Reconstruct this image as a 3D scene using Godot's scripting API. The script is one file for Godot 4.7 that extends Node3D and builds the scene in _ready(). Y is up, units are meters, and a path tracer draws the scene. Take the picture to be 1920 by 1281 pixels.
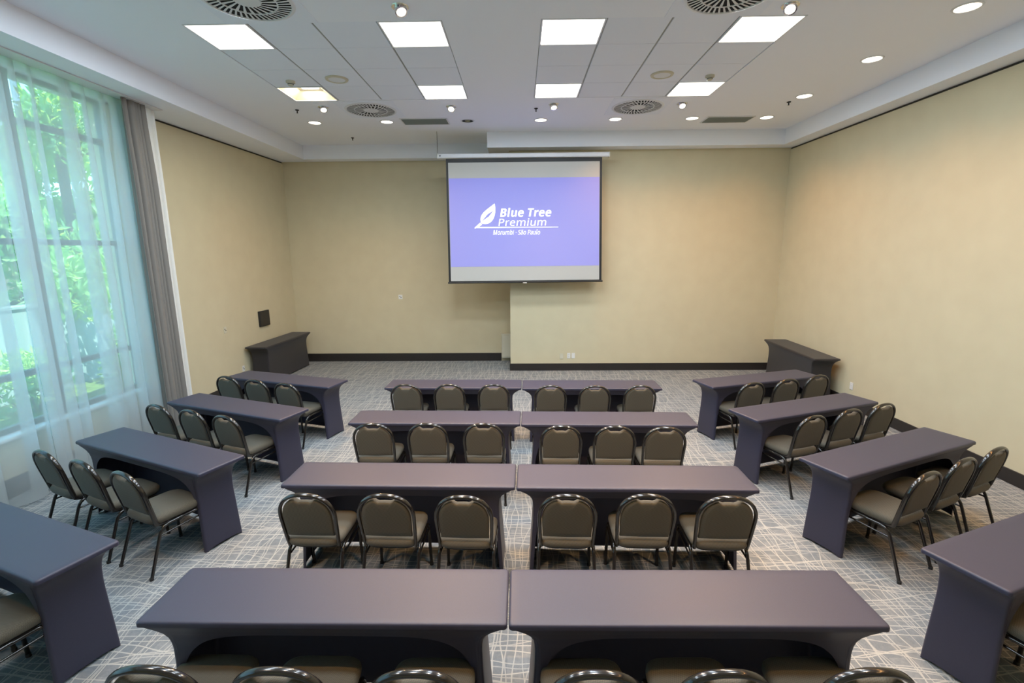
extends Node3D
# Hotel meeting room: spandex-covered seminar tables with banquet chairs facing a projection screen.

var M := {}
var used := {}
var rng := RandomNumberGenerator.new()

const CEIL := 4.696
const SOF := 4.426
const XR := 5.265
const ZR := -10.0
const ZL := -10.955
const TL := 1.8
const TW := 0.42

func _ready() -> void:
	rng.seed = 7
	setup_view()
	make_materials()
	build_room()
	build_window()
	build_outside()
	build_ceiling_fittings()
	build_screen()
	build_curtains()
	build_tables_and_chairs()
	build_wall_fittings()

# ------------------------------------------------------------------ camera, sky, sun, exposure
func setup_view() -> void:
	var cam := Camera3D.new()
	cam.name = "camera"
	cam.fov = rad_to_deg(2.0 * atan(640.5 / 908.126))
	cam.position = Vector3(0, 2.496, 0)
	cam.rotation = Vector3(-0.184649, 0.016830, -0.007415)
	cam.near = 0.05
	cam.far = 200.0
	add_child(cam)
	cam.current = true
	var env := Environment.new()
	env.background_mode = Environment.BG_SKY
	var sky := Sky.new()
	var sm := ProceduralSkyMaterial.new()
	sm.sky_top_color = Color(0.45, 0.76, 0.95)
	sm.sky_horizon_color = Color(0.72, 0.95, 1.0)
	sm.ground_horizon_color = Color(0.45, 0.52, 0.48)
	sm.ground_bottom_color = Color(0.3, 0.36, 0.3)
	sm.sky_energy_multiplier = 1.0
	sky.sky_material = sm
	env.sky = sky
	env.background_energy_multiplier = 3.1
	env.tonemap_mode = Environment.TONE_MAPPER_LINEAR
	env.tonemap_exposure = 1.74
	env.sdfgi_enabled = true
	env.ssao_enabled = true
	env.ssil_enabled = true
	var we := WorldEnvironment.new()
	we.name = "world_environment"
	we.environment = env
	add_child(we)
	var sun := DirectionalLight3D.new()
	sun.name = "sun"
	sun.light_color = Color(1.0, 0.95, 0.86)
	sun.light_energy = 4.2
	sun.light_angular_distance = 0.6
	sun.shadow_enabled = true
	sun.sky_mode = DirectionalLight3D.SKY_MODE_LIGHT_ONLY
	sun.rotation_degrees = Vector3(-58, 70, 0)   # shines from the +x side, over the roof, onto the garden
	add_child(sun)

const PANEL_ENERGY := 7.0
const DOWN_ENERGY := 1.2
const SPOT_ENERGY := 6.0

# ------------------------------------------------------------------ materials
func lin(r: float, g: float, b: float) -> Color:
	return Color(r, g, b).linear_to_srgb()

func mat(key: String, col: Color, rough := 0.8, metal := 0.0) -> StandardMaterial3D:
	var m := StandardMaterial3D.new()
	m.resource_name = key
	m.albedo_color = col
	m.roughness = rough
	m.metallic = metal
	M[key] = m
	return m

func noise_tex(freq: float, size: int, lo: Color, hi: Color, sd: int, octaves := 3) -> NoiseTexture2D:
	var n := FastNoiseLite.new()
	n.seed = sd
	n.frequency = freq
	n.fractal_octaves = octaves
	var t := NoiseTexture2D.new()
	t.width = size
	t.height = size
	t.seamless = true
	t.noise = n
	var g := Gradient.new()
	g.set_color(0, lo)
	g.set_color(1, hi)
	t.color_ramp = g
	return t

func tri(m: StandardMaterial3D, scale: float, world := true) -> void:
	m.uv1_triplanar = true
	m.uv1_world_triplanar = world
	m.uv1_scale = Vector3(scale, scale, scale)

func make_materials() -> void:
	var m: StandardMaterial3D
	m = mat("wall_paint", lin(0.635, 0.56, 0.375), 0.85)
	m.albedo_texture = noise_tex(0.02, 256, Color(0.975, 0.97, 0.965), Color(1, 1, 1), 3)
	tri(m, 0.4)
	mat("ceiling_paint", lin(0.89, 0.915, 0.985), 0.9)
	mat("tile_white", lin(0.85, 0.885, 0.975), 0.85)
	mat("baseboard_black", lin(0.022, 0.018, 0.016), 0.45)
	mat("gap_shade_paint", lin(0.05, 0.045, 0.035), 0.9)  # dark colour standing in for shade inside the wall-top gaps
	m = mat("carpet", Color.WHITE, 0.95)
	m.albedo_texture = carpet_texture()
	tri(m, 1.0 / 1.4)
	m.metallic_specular = 0.2
	m = mat("spandex", lin(0.029, 0.029, 0.058), 0.48)
	m.albedo_texture = spandex_texture()
	tri(m, 1.6, false)
	m.rim_enabled = true
	m.rim = 0.12
	m.rim_tint = 0.0
	m = mat("spandex_black", lin(0.022, 0.019, 0.022), 0.55)
	m.albedo_texture = M["spandex"].albedo_texture
	tri(m, 1.6, false)
	m.rim_enabled = true
	m.rim = 0.4
	m.rim_tint = 0.3
	m = mat("olive_fabric", lin(0.122, 0.110, 0.086), 0.85)
	m.albedo_texture = weave_texture()
	tri(m, 18.0, false)
	m.rim_enabled = true
	m.rim = 0.3
	m.rim_tint = 0.5
	m = mat("frame_metal", lin(0.014, 0.012, 0.010), 0.18)
	m.clearcoat_enabled = true
	m.clearcoat = 0.45
	m.clearcoat_roughness = 0.06
	mat("rubber", lin(0.02, 0.02, 0.02), 0.8)
	mat("white_plastic", lin(0.75, 0.74, 0.70), 0.45)
	mat("cream_plastic", lin(0.62, 0.58, 0.45), 0.5)
	mat("black_plastic", lin(0.012, 0.012, 0.012), 0.5)
	mat("white_metal", lin(0.74, 0.75, 0.78), 0.4)
	mat("grille_grey", lin(0.30, 0.33, 0.31), 0.5)
	mat("chrome", lin(0.75, 0.74, 0.72), 0.15, 1.0)
	mat("vent_dark", lin(0.01, 0.01, 0.012), 0.9)
	m = mat("alu_frame", lin(0.10, 0.125, 0.125), 0.45)
	m = mat("glass", Color(0.55, 0.85, 0.8, 0.06), 0.02)
	m.transparency = BaseMaterial3D.TRANSPARENCY_ALPHA
	mat("sill_white", lin(0.78, 0.78, 0.76), 0.4)
	m = mat("sheer", lin(0.53, 0.565, 0.57), 0.9)
	m.albedo_color.a = 0.52
	m.transparency = BaseMaterial3D.TRANSPARENCY_ALPHA
	m.cull_mode = BaseMaterial3D.CULL_DISABLED
	m.backlight_enabled = true
	m.backlight = Color(0.78, 0.82, 0.82)
	m = mat("white_drape", lin(0.82, 0.81, 0.78), 0.9)
	m.cull_mode = BaseMaterial3D.CULL_DISABLED
	m.backlight_enabled = true
	m.backlight = Color(0.6, 0.6, 0.6)
	m = mat("grey_drape", lin(0.205, 0.19, 0.17), 0.85)
	m.cull_mode = BaseMaterial3D.CULL_DISABLED
	m.rim_enabled = true
	m.rim = 0.4
	m = mat("screen_fabric", lin(0.50, 0.49, 0.46), 0.9)
	m = mat("projected", lin(0.36, 0.35, 0.48), 0.9)
	m.emission_enabled = true
	m.emission = lin(0.0, 0.0, 0.20)
	m.emission_energy_multiplier = 1.0
	m = mat("projected_white", lin(0.80, 0.80, 0.80), 0.9)
	m.emission_enabled = true
	m.emission = lin(0.55, 0.58, 0.62)
	m.emission_energy_multiplier = 1.0
	m = mat("panel_glow", lin(0.8, 0.8, 0.78), 0.6)
	m.emission_enabled = true
	m.emission = lin(1.0, 0.96, 0.84)
	m.emission_energy_multiplier = 2.2
	m = mat("lamp_glow", lin(0.8, 0.8, 0.75), 0.4)
	m.emission_enabled = true
	m.emission = lin(1.0, 0.90, 0.72)
	m.emission_energy_multiplier = 3.0
	mat("reflector", lin(0.85, 0.78, 0.62), 0.35)
	# outside
	m = mat("lawn", lin(0.10, 0.22, 0.06), 0.95)
	m.albedo_texture = noise_tex(0.03, 256, Color(0.6, 0.65, 0.5), Color(1, 1, 0.9), 11)
	tri(m, 0.3)
	m = mat("garden_wall", lin(0.17, 0.31, 0.34), 0.9)
	m = mat("bark", lin(0.16, 0.12, 0.09), 0.95)
	m.albedo_texture = noise_tex(0.05, 256, Color(0.55, 0.5, 0.45), Color(1, 1, 1), 12)
	tri(m, 1.5)
	for k in 3:
		var c: Color = [lin(0.13, 0.34, 0.15), lin(0.07, 0.22, 0.13), lin(0.22, 0.42, 0.16)][k]
		m = mat("leaf%d" % k, c, 0.5)
		m.cull_mode = BaseMaterial3D.CULL_DISABLED
		m.backlight_enabled = true
		m.backlight = Color(0.7, 0.9, 0.4)

func carpet_texture() -> ImageTexture:
	var n := 1024
	var r := RandomNumberGenerator.new()
	r.seed = 21
	var noise := FastNoiseLite.new()
	noise.seed = 5
	noise.frequency = 0.06
	var base := PackedFloat32Array()
	base.resize(n * n)
	base.fill(0.0)
	# woven cells of slightly different tone, laid out between the drawn yarns
	var blue := PackedFloat32Array()
	blue.resize(n * n)
	for y in n:
		for x in n:
			var c := int(floor(x / 64.0)) * 31 + int(floor(y / 64.0)) * 17
			blue[y * n + x] = noise.get_noise_2d(x * 0.5, y * 0.5) * 0.5 + float((c * 7919) % 97) / 97.0 * 0.6
	for dir in 2:
		var cnt := 36
		for i in cnt:
			var p0 := (i + r.randf_range(-0.32, 0.32)) * n / cnt
			var a1 := r.randf_range(-46, 46)
			var a2 := r.randf_range(-16, 16)
			var a3 := r.randf_range(-4, 4)
			var f1 := r.randf() * TAU
			var f2 := r.randf() * TAU
			var f3 := r.randf() * TAU
			var w := r.randf_range(1.8, 3.4)
			var s := r.randf_range(0.65, 1.0)
			for t in n:
				var u := TAU * t / n
				var c := p0 + a1 * sin(u + f1) + a2 * sin(2 * u + f2) + a3 * sin(5 * u + f3)
				var lo := int(floor(c - w - 1))
				for k in range(lo, lo + int(2 * w) + 4):
					var v := clampf(w + 0.5 - absf(k - c), 0.0, 1.0) * s
					if v > 0.0:
						var kk := posmod(k, n)
						var id: int = (t * n + kk) if dir == 0 else (kk * n + t)
						base[id] = maxf(base[id], v)
	var data := PackedByteArray()
	data.resize(n * n * 3)
	for i in n * n:
		var v := base[i]
		var b := blue[i]
		var g := r.randf_range(-0.035, 0.035)
		var k := Color(0.45, 0.472, 0.49).lerp(Color(0.53, 0.545, 0.55), clampf(b, 0, 1))
		k = k.lerp(Color(0.675, 0.672, 0.65), v)
		data[i * 3] = int(clampf(k.r + g, 0, 1) * 255)
		data[i * 3 + 1] = int(clampf(k.g + g, 0, 1) * 255)
		data[i * 3 + 2] = int(clampf(k.b + g, 0, 1) * 255)
	return ImageTexture.create_from_image(Image.create_from_data(n, n, false, Image.FORMAT_RGB8, data))

func spandex_texture() -> ImageTexture:
	var n := 512
	var r := RandomNumberGenerator.new()
	r.seed = 4
	var data := PackedByteArray()
	data.resize(n * n * 3)
	for i in n * n:
		var v := int(r.randf_range(222, 255))
		data[i * 3] = v
		data[i * 3 + 1] = v
		data[i * 3 + 2] = v
	var im := Image.create_from_data(n, n, false, Image.FORMAT_RGB8, data)
	return ImageTexture.create_from_image(im)

func weave_texture() -> ImageTexture:
	var n := 64
	var im := Image.create(n, n, false, Image.FORMAT_RGB8)
	for y in n:
		for x in n:
			var v := 0.88 + 0.12 * sin(TAU * (x + y) / 16.0) * sin(TAU * (x - y) / 32.0)
			im.set_pixel(x, y, Color(v, v, v * 0.98))
	return ImageTexture.create_from_image(im)

# ------------------------------------------------------------------ scene helpers
func numbered(called: String) -> String:
	if not used.has(called):
		used[called] = 0
		return called
	used[called] += 1
	return "%s_%03d" % [called, used[called]]

func tag(o: Node, label: String, category: String, group := "") -> Node:
	o.set_meta("label", label)
	o.set_meta("category", category)
	if group:
		o.set_meta("group", group)
	return o

func thing(called: String, label: String, category: String, at := Vector3.ZERO, turn := 0.0, group := "") -> Node3D:
	var o := Node3D.new()
	o.name = numbered(called)
	add_child(o)
	o.position = at
	o.rotation.y = turn
	tag(o, label, category, group)
	return o

func part(called: String, mesh: Mesh, m: Material, parent: Node, at := Vector3.ZERO, rot := Vector3.ZERO) -> MeshInstance3D:
	var o := MeshInstance3D.new()
	o.name = called
	o.mesh = mesh
	o.material_override = m
	o.cast_shadow = GeometryInstance3D.SHADOW_CASTING_SETTING_ON
	parent.add_child(o, true)
	o.position = at
	o.rotation = rot
	return o

func struct(called: String, mesh: Mesh, m: Material, at := Vector3.ZERO) -> MeshInstance3D:
	var o := part(called, mesh, m, self, at)
	o.set_meta("kind", "structure")
	return o

# ------------------------------------------------------------------ mesh helpers
func begin() -> SurfaceTool:
	var st := SurfaceTool.new()
	st.begin(Mesh.PRIMITIVE_TRIANGLES)
	return st

func fin(st: SurfaceTool) -> ArrayMesh:
	st.generate_normals()
	st.index()
	return st.commit()

func tri_out(st: SurfaceTool, a: Vector3, b: Vector3, c: Vector3, out: Vector3) -> void:
	if (b - a).cross(c - a).dot(out) > 0.0:
		var t := b
		b = c
		c = t
	st.add_vertex(a)
	st.add_vertex(b)
	st.add_vertex(c)

func quad_out(st: SurfaceTool, a: Vector3, b: Vector3, c: Vector3, d: Vector3, out: Vector3) -> void:
	tri_out(st, a, b, c, out)
	tri_out(st, a, c, d, out)

func add_box(st: SurfaceTool, lo: Vector3, hi: Vector3, bev := 0.0) -> void:
	st.set_smooth_group(-1)
	var c := (lo + hi) / 2.0
	var h := (hi - lo) / 2.0
	var b := minf(bev, minf(h.x, minf(h.y, h.z)) * 0.9)
	var P := func(s: Vector3, ax: int) -> Vector3:
		var v := Vector3(s.x * h.x, s.y * h.y, s.z * h.z)
		for k in 3:
			if k != ax:
				v[k] -= s[k] * b
		return c + v
	for ax in 3:
		var u := (ax + 1) % 3
		var w := (ax + 2) % 3
		for sg in [-1.0, 1.0]:
			var q := []
			for e in [[-1.0, -1.0], [1.0, -1.0], [1.0, 1.0], [-1.0, 1.0]]:
				var s := Vector3.ZERO
				s[ax] = sg
				s[u] = e[0]
				s[w] = e[1]
				q.append(P.call(s, ax))
			var o := Vector3.ZERO
			o[ax] = sg
			quad_out(st, q[0], q[1], q[2], q[3], o)
	if b <= 0.0:
		return
	for ax in 3:   # edges along ax
		var u := (ax + 1) % 3
		var w := (ax + 2) % 3
		for su in [-1.0, 1.0]:
			for sw in [-1.0, 1.0]:
				var s0 := Vector3.ZERO
				s0[u] = su
				s0[w] = sw
				var s1 := s0
				s0[ax] = -1.0
				s1[ax] = 1.0
				var o := Vector3.ZERO
				o[u] = su
				o[w] = sw
				quad_out(st, P.call(s0, u), P.call(s1, u), P.call(s1, w), P.call(s0, w), o)
	for sx in [-1.0, 1.0]:
		for sy in [-1.0, 1.0]:
			for sz in [-1.0, 1.0]:
				var s := Vector3(sx, sy, sz)
				tri_out(st, P.call(s, 0), P.call(s, 1), P.call(s, 2), s)

func box_mesh(lo: Vector3, hi: Vector3, bev := 0.0) -> ArrayMesh:
	var st := begin()
	add_box(st, lo, hi, bev)
	return fin(st)

func rounded(pts: Array, rad: float, n := 5) -> PackedVector3Array:
	var out := PackedVector3Array()
	out.append(pts[0])
	for i in range(1, pts.size() - 1):
		var a: Vector3 = pts[i - 1]
		var p: Vector3 = pts[i]
		var b: Vector3 = pts[i + 1]
		var r := minf(rad, minf(a.distance_to(p), b.distance_to(p)) * 0.49)
		var p0 := p + (a - p).normalized() * r
		var p2 := p + (b - p).normalized() * r
		for k in n + 1:
			var t := float(k) / n
			out.append(p0.lerp(p, t).lerp(p.lerp(p2, t), t))
	out.append(pts[pts.size() - 1])
	return out

func tube(pts: PackedVector3Array, r: float, seg := 8, r2 := -1.0, up := Vector3(0, 0, 1)) -> ArrayMesh:
	# swept tube; r2 is the half-width along "up" for an oval section
	var st := begin()
	st.set_smooth_group(0)
	var rb := r if r2 < 0.0 else r2
	var rings := []
	var ref := up
	for i in pts.size():
		var d: Vector3
		if i == 0:
			d = pts[1] - pts[0]
		elif i == pts.size() - 1:
			d = pts[i] - pts[i - 1]
		else:
			d = (pts[i + 1] - pts[i]).normalized() + (pts[i] - pts[i - 1]).normalized()
		d = d.normalized()
		var bn := ref - d * ref.dot(d)
		if bn.length() < 0.05:
			bn = Vector3(1, 0, 0) - d * d.x
		bn = bn.normalized()
		if r2 < 0.0:
			ref = bn
		var nn := d.cross(bn)
		var ring := PackedVector3Array()
		for k in seg:
			var a := TAU * k / seg
			ring.append(pts[i] + nn * cos(a) * r + bn * sin(a) * rb)
		rings.append(ring)
	for i in rings.size() - 1:
		for k in seg:
			var k2 := (k + 1) % seg
			var a: Vector3 = rings[i][k]
			var b: Vector3 = rings[i][k2]
			var c: Vector3 = rings[i + 1][k2]
			var d: Vector3 = rings[i + 1][k]
			var o := (a + c) / 2.0 - (pts[i] + pts[i + 1]) / 2.0
			quad_out(st, a, b, c, d, o)
	st.set_smooth_group(1)
	for e in [0, rings.size() - 1]:
		var o: Vector3 = pts[0] - pts[1] if e == 0 else pts[e] - pts[e - 1]
		for k in seg:
			tri_out(st, pts[e], rings[e][k], rings[e][(k + 1) % seg], o)
	return fin(st)

func pad(outline: PackedVector2Array, rings: Array, basis := Basis(), at := Vector3.ZERO) -> ArrayMesh:
	# cushion: outline in x,y; rings of [scale about the middle, z]
	var st := begin()
	st.set_smooth_group(0)
	var c := Vector2.ZERO
	for p in outline:
		c += p
	c /= outline.size()
	var n := outline.size()
	var R := []
	for q in rings:
		var ring := PackedVector3Array()
		for p in outline:
			var v: Vector2 = c + (p - c) * q[0]
			ring.append(basis * Vector3(v.x, v.y, q[1]) + at)
		R.append(ring)
	var mid := basis * Vector3(c.x, c.y, (rings[0][1] + rings[-1][1]) / 2.0) + at
	for i in R.size() - 1:
		for k in n:
			var k2 := (k + 1) % n
			var a: Vector3 = R[i][k]
			var cc: Vector3 = R[i + 1][k2]
			quad_out(st, a, R[i][k2], cc, R[i + 1][k], (a + cc) / 2.0 - mid)
	for e in [0, R.size() - 1]:
		var z: float = rings[e][1]
		var m := basis * Vector3(c.x, c.y, z) + at
		for k in n:
			tri_out(st, m, R[e][k], R[e][(k + 1) % n], basis * Vector3(0, 0, -1 if e == 0 else 1))
	return fin(st)

func lathe(prof: Array, seg := 24, sharp := true) -> ArrayMesh:
	# profile of Vector2(radius, y)
	var st := begin()
	for i in prof.size() - 1:
		st.set_smooth_group(i if sharp else 0)
		var a: Vector2 = prof[i]
		var b: Vector2 = prof[i + 1]
		var nrm := Vector2(-(b.y - a.y), b.x - a.x)
		for k in seg:
			var t0 := TAU * k / seg
			var t1 := TAU * (k + 1) / seg
			var tm := (t0 + t1) / 2
			var o := Vector3(nrm.x * cos(tm), nrm.y, nrm.x * sin(tm)) * -1.0
			var p0 := Vector3(a.x * cos(t0), a.y, a.x * sin(t0))
			var p1 := Vector3(a.x * cos(t1), a.y, a.x * sin(t1))
			var p2 := Vector3(b.x * cos(t1), b.y, b.x * sin(t1))
			var p3 := Vector3(b.x * cos(t0), b.y, b.x * sin(t0))
			if a.x > 1e-6:
				tri_out(st, p0, p1, p2, o)
			if b.x > 1e-6:
				tri_out(st, p0, p2, p3, o)
	return fin(st)

func sheet(rows: Array, uvs := false) -> ArrayMesh:
	var st := begin()
	st.set_smooth_group(0)
	for i in rows.size() - 1:
		for k in rows[i].size() - 1:
			var q := [rows[i][k], rows[i][k + 1], rows[i + 1][k + 1], rows[i + 1][k]]
			for t in [0, 1, 2, 0, 2, 3]:
				st.add_vertex(q[t])
	return fin(st)

# ------------------------------------------------------------------ the room
func wall_left_x(z: float) -> float:
	return -5.144 - 0.042 * (z + 10.8)

func build_room() -> void:
	struct("floor", box_mesh(Vector3(-5.65, -0.2, -11.4), Vector3(5.6, 0, 2.9)), M.carpet)
	var wp: Material = M.wall_paint
	# walls stop below the soffit and leave a dark shadow gap
	var st := begin()
	add_box(st, Vector3(XR, 0, ZR - 0.2), Vector3(XR + 0.04, SOF - 0.03, 2.9))
	add_box(st, Vector3(XR + 0.04, 0, ZR - 1.2), Vector3(XR + 0.3, 4.9, 2.9))
	struct("wall_right", fin(st), wp)
	st = begin()
	add_box(st, Vector3(-0.2, 0, ZL - 0.4), Vector3(XR + 0.1, 4.9, ZR))
	struct("wall_rear", fin(st), wp)
	struct("wall_recess", box_mesh(Vector3(-5.6, 0, ZL - 0.4), Vector3(-0.1, 4.9, ZL)), wp)
	st = begin()
	st.set_smooth_group(-1)
	var za := -11.2
	var zb := -6.63
	for lay in [[0.0, 0.04, SOF - 0.03], [0.04, 0.34, 4.9]]:
		var f0 := Vector3(wall_left_x(za) - lay[0], 0, za)
		var f1 := Vector3(wall_left_x(zb) - lay[0], 0, zb)
		var b0 := Vector3(wall_left_x(za) - lay[1], 0, za)
		var b1 := Vector3(wall_left_x(zb) - lay[1], 0, zb)
		var up := Vector3(0, lay[2], 0)
		quad_out(st, f0, f1, f1 + up, f0 + up, Vector3.RIGHT)
		quad_out(st, b0, b1, b1 + up, b0 + up, Vector3.LEFT)
		quad_out(st, f1, b1, b1 + up, f1 + up, Vector3.BACK)
		quad_out(st, f0, b0, b0 + up, f0 + up, Vector3.FORWARD)
		quad_out(st, f0 + up, f1 + up, b1 + up, b0 + up, Vector3.UP)
	struct("wall_left", fin(st), wp)
	struct("wall_window", box_mesh(Vector3(-5.65, 0, -6.63), Vector3(-5.31, 0.61, 1.2)), wp)
	st = begin()
	add_box(st, Vector3(-5.65, 0, 1.2), Vector3(-5.31, 4.9, 2.9))
	add_box(st, Vector3(-5.65, 4.44, -6.63), Vector3(-5.31, 4.9, 1.2))
	struct("wall_window_head", fin(st), wp)
	struct("wall_back", box_mesh(Vector3(-5.65, 0, 2.6), Vector3(5.6, 4.9, 2.9)), wp)
	for g in [["gap_shade_1", Vector3(XR + 0.001, SOF - 0.031, ZR), Vector3(XR + 0.06, SOF - 0.002, 2.6)]]:
		struct(g[0], box_mesh(g[1] + Vector3(0.012, 0, 0), g[2]), M.gap_shade_paint)  # added dark strip: paints the shade of the gap above the right wall
	var gap := struct("gap_shade_2", box_mesh(Vector3(-0.05, SOF - 0.029, -4.4), Vector3(-0.012, SOF - 0.002, 0)), M.gap_shade_paint, Vector3(wall_left_x(-6.63), 0, -6.63))  # dark strip set into the left gap to deepen its shade, no real moulding
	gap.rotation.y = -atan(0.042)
	# baseboards
	var bh := 0.155
	struct("baseboard_right", box_mesh(Vector3(XR - 0.016, 0, ZR), Vector3(XR, bh, 2.6), 0.003), M.baseboard_black)
	struct("baseboard_rear", box_mesh(Vector3(-0.216, 0, ZR), Vector3(XR - 0.016, bh, ZR + 0.016), 0.003), M.baseboard_black)
	struct("baseboard_step", box_mesh(Vector3(-0.216, 0, ZL), Vector3(-0.2, bh, ZR), 0.003), M.baseboard_black)
	struct("baseboard_recess", box_mesh(Vector3(-5.13, 0, ZL), Vector3(-0.43, bh + 0.03, ZL + 0.016), 0.003), M.baseboard_black)
	var bb := struct("baseboard_left", box_mesh(Vector3(0, 0, -4.33), Vector3(0.016, bh, 0), 0.003), M.baseboard_black, Vector3(wall_left_x(-6.63), 0, -6.63))
	bb.rotation.y = -atan(0.042)
	struct("baseboard_window", box_mesh(Vector3(-5.31, 0, -6.6), Vector3(-5.294, bh + 0.05, 2.6), 0.003), M.baseboard_black)
	# soffits around the ceiling
	var cp: Material = M.ceiling_paint
	struct("soffit_left", box_mesh(Vector3(-5.7, SOF, -11.3), Vector3(-4.54, 4.9, 2.9)), cp)
	struct("soffit_right", box_mesh(Vector3(4.975, SOF, -10.3), Vector3(5.6, 4.9, 2.9)), cp)
	struct("soffit_rear", box_mesh(Vector3(-0.605, SOF, -10.6), Vector3(4.98, 4.9, -9.68)), cp)
	struct("soffit_recess", box_mesh(Vector3(-4.6, SOF, -11.3), Vector3(-0.605, 4.9, -10.66)), cp)
	# ceiling: outer border a few millimetres above the middle field, with openings for the tiled bays
	st = begin()
	add_box(st, Vector3(-4.6, CEIL + 0.008, -11.3), Vector3(-4.205, 4.95, 2.9))
	add_box(st, Vector3(3.845, CEIL + 0.008, -11.3), Vector3(5.0, 4.95, 2.9))
	add_box(st, Vector3(-4.205, CEIL + 0.008, -11.3), Vector3(3.845, 4.95, -8.66))
	var xs := [-4.205]
	for b in BAY_X:
		xs.append(b)
		xs.append(b + 4 * PX)
	xs.append(3.845)
	var zs := [-8.66]
	for b in BAY_Z:
		zs.append(b - 4 * PZ)
		zs.append(b)
	zs.append(2.6)
	for i in xs.size() - 1:
		for j in zs.size() - 1:
			if i % 2 == 1 and j % 2 == 1:
				add_box(st, Vector3(xs[i] - 0.05, 4.86, zs[j] - 0.05), Vector3(xs[i + 1] + 0.05, 4.95, zs[j + 1] + 0.05))
			else:
				add_box(st, Vector3(xs[i], CEIL, zs[j]), Vector3(xs[i + 1], 4.95, zs[j + 1]))
	var ceil := struct("ceiling", fin(st), cp)
	var tile := box_mesh(Vector3(-PX / 2 + 0.010, 0, -PZ / 2 + 0.004), Vector3(PX / 2 - 0.010, 0.018, PZ / 2 - 0.004), 0.003)
	for bx in BAY_X:
		for bz in BAY_Z:
			for c in 4:
				for r in 4:
					if (c == 0 or c == 3) and (r == 0 or r == 3):
						continue
					part("ceiling_tile", tile, M.tile_white, ceil, Vector3(bx + (c + 0.5) * PX, CEIL + 0.004, bz - (r + 0.5) * PZ))
			for c in 5:
				part("grid_rail", box_mesh(Vector3(-0.016, 0, -4 * PZ), Vector3(0.016, 0.02, 0)), M.grille_grey, ceil, Vector3(bx + c * PX, CEIL + 0.012, bz))

const BAY_X := [-3.299, 0.217]
const BAY_Z := [-5.168, -1.768]
const PX := 0.639
const PZ := 0.617

func build_window() -> void:
	var X := -5.42
	var w := Node3D.new()
	w.name = "window_1"
	w.set_meta("kind", "structure")
	add_child(w)
	w.position = Vector3(X, 0, 0)
	var mz := [-6.60, -5.42, -4.21, -3.0, -1.79, -0.58, 0.31, 1.17]
	var ty := [0.665, 1.215, 2.635, 3.915, 4.415]
	for z in mz:
		part("mullion", box_mesh(Vector3(-0.05, 0.61, -0.03), Vector3(0.03, 4.44, 0.03), 0.004), M.alu_frame, w, Vector3(0, 0, z))
	for i in mz.size() - 1:
		for y in ty:
			part("transom", box_mesh(Vector3(-0.045, -0.033, mz[i] + 0.03), Vector3(0.025, 0.033, mz[i + 1] - 0.03), 0.004), M.alu_frame, w, Vector3(0, y, 0))
		for k in ty.size() - 1:
			part("pane", box_mesh(Vector3(-0.004, ty[k] + 0.03, mz[i] + 0.028), Vector3(0.0, ty[k + 1] - 0.03, mz[i + 1] - 0.028)), M.glass, w)
	part("window_sill", box_mesh(Vector3(0.02, 0.605, -6.6), Vector3(0.17, 0.64, 1.2), 0.006), M.sill_white, w)

# ------------------------------------------------------------------ the garden seen through the window
func leaf_mesh() -> ArrayMesh:
	var st := begin()
	st.set_smooth_group(-1)
	var pts := [Vector3(0, 0, 0), Vector3(0.035, 0.06, 0.012), Vector3(0.03, 0.12, 0.01), Vector3(0, 0.18, -0.01), Vector3(-0.03, 0.12, 0.01), Vector3(-0.035, 0.06, 0.012)]
	var mid := Vector3(0, 0.09, -0.012)
	for i in 6:
		tri_out(st, mid, pts[i], pts[(i + 1) % 6], Vector3(0, 0, 1))
	return fin(st)

func foliage(called: String, parent: Node, m: Material, lm: Mesh, clumps: Array, count: int, scale: float) -> void:
	var mm := MultiMesh.new()
	mm.transform_format = MultiMesh.TRANSFORM_3D
	mm.mesh = lm
	mm.instance_count = count
	for i in count:
		var c: Array = clumps[rng.randi() % clumps.size()]
		var d := Vector3(rng.randfn(), rng.randfn(), rng.randfn()).normalized()
		var p: Vector3 = c[0] + d * c[1] * pow(rng.randf(), 0.45)
		var b := Basis(Vector3(rng.randfn(), rng.randfn(), rng.randfn()).normalized(), rng.randf() * TAU).scaled(Vector3.ONE * scale * rng.randf_range(0.7, 1.4))
		mm.set_instance_transform(i, Transform3D(b, p))
	var o := MultiMeshInstance3D.new()
	o.name = called
	o.multimesh = mm
	o.material_override = m
	o.set_meta("kind", "stuff")
	parent.add_child(o, true)

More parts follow.
